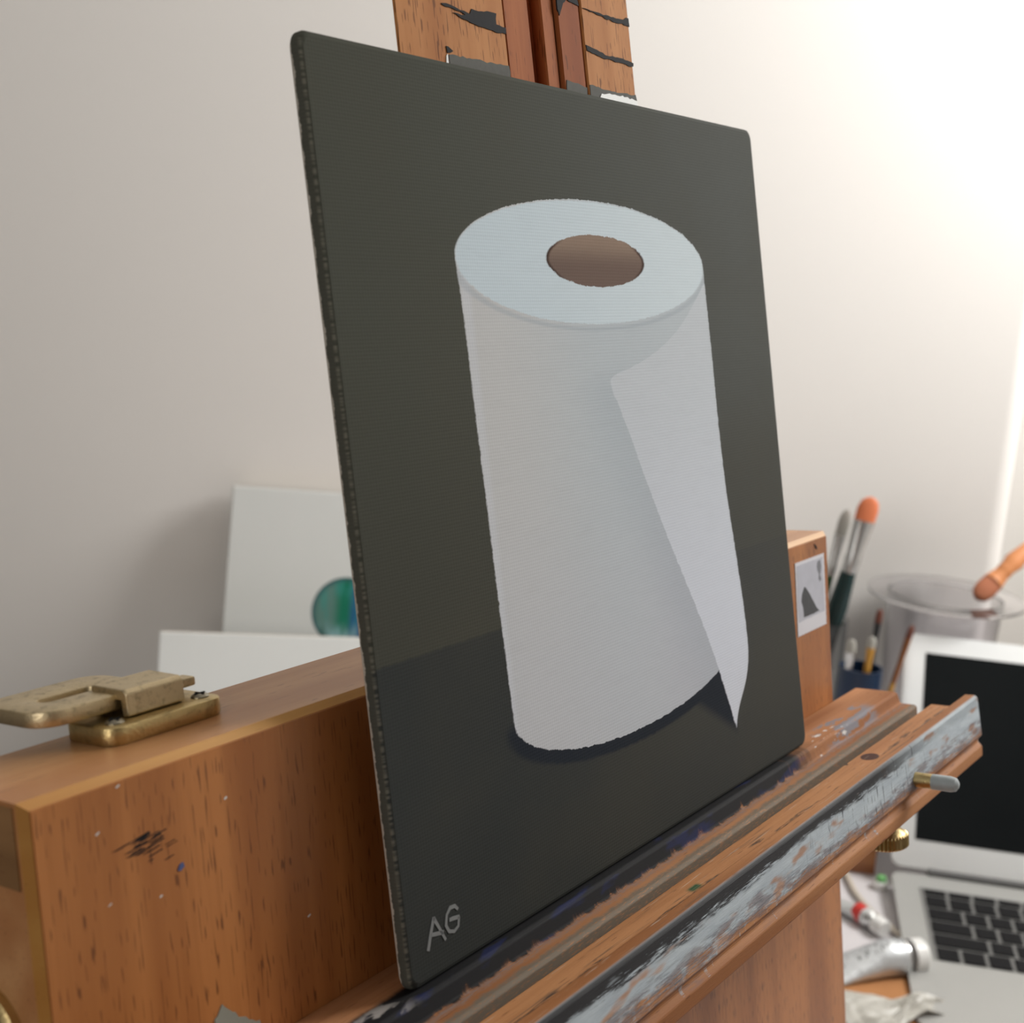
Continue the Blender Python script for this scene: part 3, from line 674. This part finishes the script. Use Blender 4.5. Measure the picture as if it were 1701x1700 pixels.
def brush(tip, foot, w, mh, mb, mf, label, flat=.35, hl=None, group=None, bl=.020, fl=.030, roll=0.):
    """tip and foot in lens-height coordinates; parts: handle, ferrule, bristles"""
    A, B = W(*foot), W(*tip); d = (B - A); L = d.length; d.normalize()
    s0 = Vector((1, 0, 0)) - d * d.x; s0.normalize(); f0 = d.cross(s0)
    R3 = Matrix((s0, f0, d)).transposed() @ Matrix.Rotation(roll, 3, 'Z')
    e = empty('paint_brush', Matrix.Translation(A) @ R3.to_4x4(), label, 'brush', group)
    def sec(prof, mat, name):                                  # prof: z, half-width x, half-width y
        v, f = [], []; sg_ = 16
        for z, rx, ry in prof:
            for k in range(sg_):
                a = 2 * math.pi * k / sg_; v.append((rx * math.cos(a), ry * math.sin(a), z))
        for i in range(len(prof) - 1):
            for k in range(sg_): f.append((i * sg_ + k, i * sg_ + (k + 1) % sg_, (i + 1) * sg_ + (k + 1) % sg_, (i + 1) * sg_ + k))
        f.append(tuple(range(sg_))[::-1]); f.append(tuple((len(prof) - 1) * sg_ + k for k in range(sg_)))
        obj(name, v, f, mat, e, smooth=True)
    h = L - bl - fl; q = w * .5
    sec([(0, q * .25, q * .25), (h * .5, q * .6, q * .6), (h * .85, q * .95, q * .95), (h, q * .72, q * .72)], mh, 'handle')
    sec([(h - .002, q * .74, q * .74), (h + fl * .25, q * .80, q * .74), (h + fl * .3, q * .72, q * .68), (h + fl, q, q * flat * 1.2)], mf, 'ferrule')
    sec([(h + fl - .001, q * .98, q * flat), (h + fl + bl * .5, q * 1.02, q * flat * .9), (h + fl + bl * .8, q * .82, q * flat * .6), (h + fl + bl * .95, q * .45, q * flat * .4), (L, q * .12, q * .1)], mb, 'bristles')
    return e
def glass(name, tint=(.95, .96, .97), rough=.04):
    g = NT(name, rough); g.b.inputs['Transmission Weight'].default_value = 1.; g.b.inputs['IOR'].default_value = 1.45
    g.col(g.mix(g.noise(g.co()[0], (40,) * 3, 2.), tint + (1,), tuple(c * .97 for c in tint) + (1,))); return g.m
M_jar = glass('jar_glass', (.86, .88, .88)); M_plas = glass('clear_plastic', (.93, .91, .93), .08)
def vessel(name, x, y, r0, r1, h, th, mat, label, cat, rim=0.):
    pf = [(.0005, 0), (r0 * .96, 0), (r0, .002), (r1, h - .003)] + ([(r1 + rim, h - .0025), (r1 + rim, h)] if rim else [(r1, h)]) + [(r1 - th, h), (r0 - th, .004), (.0005, .004)]
    o = lathe(name, pf, mat, seg=40, cap=False); o.location = W(x, y, ZD + .0003)
    return tag(o, label, cat)
vessel('glass_jar', .2780, 1.150, .030, .030, .195, .0022, M_jar, 'glass jar holding the two tall green brushes', 'jar')
brush((.3150, 1.148, -.207), (.2640, 1.155, -.508), .0190, M_green, M_orange, M_ferr, 'filbert brush with orange bristles and dark green handle', bl=.022, fl=.046)
brush((.2985, 1.160, -.222), (.2560, 1.160, -.508), .0110, M_green2, M_clearb, M_ferr, 'brush with bottle-green handle and pale bristles beside the orange filbert', bl=.024, fl=.036)
# dark blue pot with small brushes
pot = vessel('brush_pot', .3085, 1.090, .0185, .0185, .170, .0016, plain('dark_blue_tin', s2l(12, 40, 70), .35, var=.4, scale=40), 'dark blue pot of small brushes left of the laptop lid', 'pot')
brush((.3180, 1.088, -.292), (.3080, 1.090, -.508), .0062, M_black, M_dkbr, M_black, 'thin black brush with a dark pointed tip', flat=.9, bl=.012, fl=.020)
brush((.3130, 1.082, -.315), (.3040, 1.086, -.508), .0075, M_ochre, M_clearb, M_ochre, 'short ochre-handled brush in the dark blue pot', flat=.8, bl=.010, fl=.020)
brush((.3560, 1.116, -.312), (.3110, 1.096, -.508), .0060, M_ochre, M_dkbr, M_brown, 'brush with brown ferrule slanting right behind the laptop lid', flat=.9, bl=.012, fl=.040)
brush((.2950, 1.080, -.318), (.3010, 1.094, -.508), .0090, M_black, M_clearb, M_ferr, 'pale-tipped black brush slanting left out of the blue pot', flat=.6, bl=.012, fl=.022)
# clear plastic tub with wide rim
vessel('plastic_tub', .4060, 1.190, .040, .052, .214, .0016, M_plas, 'clear plastic tub with a wide flat rim behind the laptop', 'tub', rim=.018)
brush((.4270, 1.170, -.298), (.5050, 1.215, -.232), .0190, M_tan, M_fan, M_tan, 'broad brush with orange wooden handle lying across the plastic tub', flat=.7, bl=.024, fl=.020)

# ------------------------------------------------------------------ clutter between easel and laptop
def paint_tube(x, y, ang, L, r, body, label, band=None):
    e = empty('paint_tube', Matrix.Translation(W(x, y, ZD)) @ Matrix.Rotation(ang, 4, 'Z'), label, 'paint tube')
    v, f = [], []; sg_ = 24; N = 14
    for i in range(N + 1):
        t = i / N; k = min(1., .12 + 1.1 * t)
        ry, rz = r * (1 + .35 * (1 - k)), r * k
        for q in range(sg_):
            a = 2 * math.pi * q / sg_; v.append((L * t, ry * math.cos(a), .0004 + r * max(k, .2) + rz * math.sin(a) + random.uniform(-1, 1) * .0003))
    for i in range(N):
        for q in range(sg_): f.append((i * sg_ + q, i * sg_ + (q + 1) % sg_, (i + 1) * sg_ + (q + 1) % sg_, (i + 1) * sg_ + q))
    f.append(tuple(range(sg_))[::-1]); f.append(tuple(N * sg_ + q for q in range(sg_)))
    obj('tube_body', v, f, body, e, smooth=True)
    X = Matrix.Translation((L, 0, .0004 + r)) @ Matrix.Rotation(math.pi / 2, 4, 'Y')
    lathe('tube_shoulder', [(r, 0), (r * .99, .002), (r * .5, .006), (r * .4, .009)], M_ferr, e, 24, M=X)
    v, f = [], []; pf = [(r * .62, .007), (r * .95, .0075), (r * .95, .0165), (r * .86, .0178), (.0004, .0178)]
    lathe('tube_cap', pf, M_cap, e, 28, M=X)
    if band: lathe('tube_band', [(r * 1.015, -band[1]), (r * 1.015, -band[0])], band[2], e, 24, M=X, cap=False)
    return e
M_cap = plain('white_plastic', (.82, .82, .80), .35, var=.02)
g = NT('tube_silver', .42, .6); v, x, y, z = g.co()
ink = g.mul(g.ramp(g.noise(v, (420, 160, 160), 2.), .55, .62), g.band(y, -.006, .004, .001))
g.col(g.mix(g.mul(ink, .75), g.mix(g.noise(v, (60,) * 3, 2.), (.60, .63, .65, 1), (.75, .77, .79, 1)), (.16, .17, .18, 1))); g.bump(g.noise(v, (120,) * 3, 2.), .0015, .4); M_tubes = g.m
paint_tube(.2420, .872, math.radians(14), .068, .0135, M_tubes, 'crumpled silver paint tube with a white cap')
M_tubew = plain('white_tube', (.66, .68, .68), .35, .2, var=.1, scale=80); M_red = plain('red_band', s2l(206, 52, 44), .45)
paint_tube(.2800, .9940, math.radians(-61), .045, .0072, M_tubew, 'pale paint tube with a red band behind the silver tube', (.004, .013, M_red))
cp = lathe('bottle_cap', [(.0058, .0002), (.0060, .001), (.0066, .0062), (.0058, .0070), (.0004, .0070)], M_cap, seg=28); cp.location = W(.3290, 1.0220, ZD)
tag(cp, 'small white bottle cap with a green top beside the laptop hinge', 'cap')
lathe('green_top', [(.0042, .0068), (.0042, .0100), (.0034, .0110), (.0004, .0112)], plain('green_plastic', s2l(112, 176, 108), .4), cp, 24)
cb = tube('cable', [tuple(W(*p)) for p in spline([(.300, 1.070, ZD + .003), (.3035, 1.040, ZD + .003), (.3040, 1.005, ZD + .003), (.3100, .975, ZD + .003), (.3200, .948, ZD + .003), (.3290, .925, ZD + .003), (.3360, .900, ZD + .003), (.3440, .870, ZD + .003), (.3480, .830, ZD + .003), (.3450, .780, ZD + .003)])], .0024, plain('beige_cable', s2l(206, 196, 182), .5), seg=10)
tag(cb, 'thin beige cable curving along the left side of the laptop', 'cable')
# crumpled tissue wrapper on cardboard
def sheet(name, w, h, amp, n, sc, mat, M, label, cat, seed, th=.0004, sides=None):
    v, f = [], []
    for i in range(n + 1):
        for j in range(n + 1):
            a, b = i / n, j / n; p = Vector((a * sc + seed, b * sc, seed))
            z = amp * (abs(noise.noise(p)) * 1.3 + .6 * abs(noise.noise(p * 2.3)) + .3 * abs(noise.noise(p * 5.1)))
            v.append((w * (a - .5) + amp * .6 * noise.noise(p * 1.7 + Vector((9, 0, 0))), h * (1.05 - .75 * a) * (b - .5) + amp * .6 * noise.noise(p * 1.7 + Vector((0, 9, 0))), z))
    for i in range(n):
        for j in range(n): k = i * (n + 1) + j; f.append((k, k + n + 1, k + n + 2, k + 1))
    mz = min(p[2] for p in v); v = [(x, y, z - mz) for x, y, z in v]
    o = obj(name, v, f, mat, smooth=False); o.matrix_world = M
    md = o.modifiers.new('thick', 'SOLIDIFY'); md.thickness = th; md.offset = 1
    return tag(o, label, cat)
M_card = plain('brown_cardboard', s2l(178, 122, 74), .8, var=.08, scale=40)
card = box('cardboard_piece', (-.045, -.055, 0), (.045, .055, .0035), M_card, bevel=.0005, seg=1); card.matrix_world = Matrix.Translation(W(.2800, .845, ZD + .0003)) @ Matrix.Rotation(math.radians(28), 4, 'Z')
tag(card, 'flat piece of brown cardboard under the crumpled wrapper', 'cardboard')
g = NT('milky_wrapper', .4); g.b.inputs['Transmission Weight'].default_value = .25
g.col(g.mix(g.noise(g.co()[0], (50,) * 3, 3.), (.50, .48, .42, 1), (.74, .72, .66, 1))); M_wrap = g.m
sheet('crumpled_wrapper', .084, .052, .011, 13, 1.9, M_wrap, Matrix.Translation(W(.2880, .830, ZD + .0042)) @ Matrix.Rotation(math.radians(12), 4, 'Z'), 'crumpled milky plastic wrapper lying on brown cardboard', 'wrapper', 3.1)
# brown wooden box behind the ledge
bxw = empty('wooden_box', Matrix.Translation(W(.3060, 1.0560, ZD + .0003)) @ Matrix.Rotation(math.radians(-8), 4, 'Z'), 'small brown wooden box behind the cable and bottle cap', 'box')
M_bw = wood('brown_box_wood', s2l(168, 112, 70), s2l(140, 88, 52), 'X', fleck=.75).m
box('box_body', (-.035, -.008, 0), (.025, .007, .022), M_bw, bxw, bevel=.0008); box('box_lid', (-.036, -.009, .0221), (.026, .008, .028), M_bw, bxw, bevel=.0008)
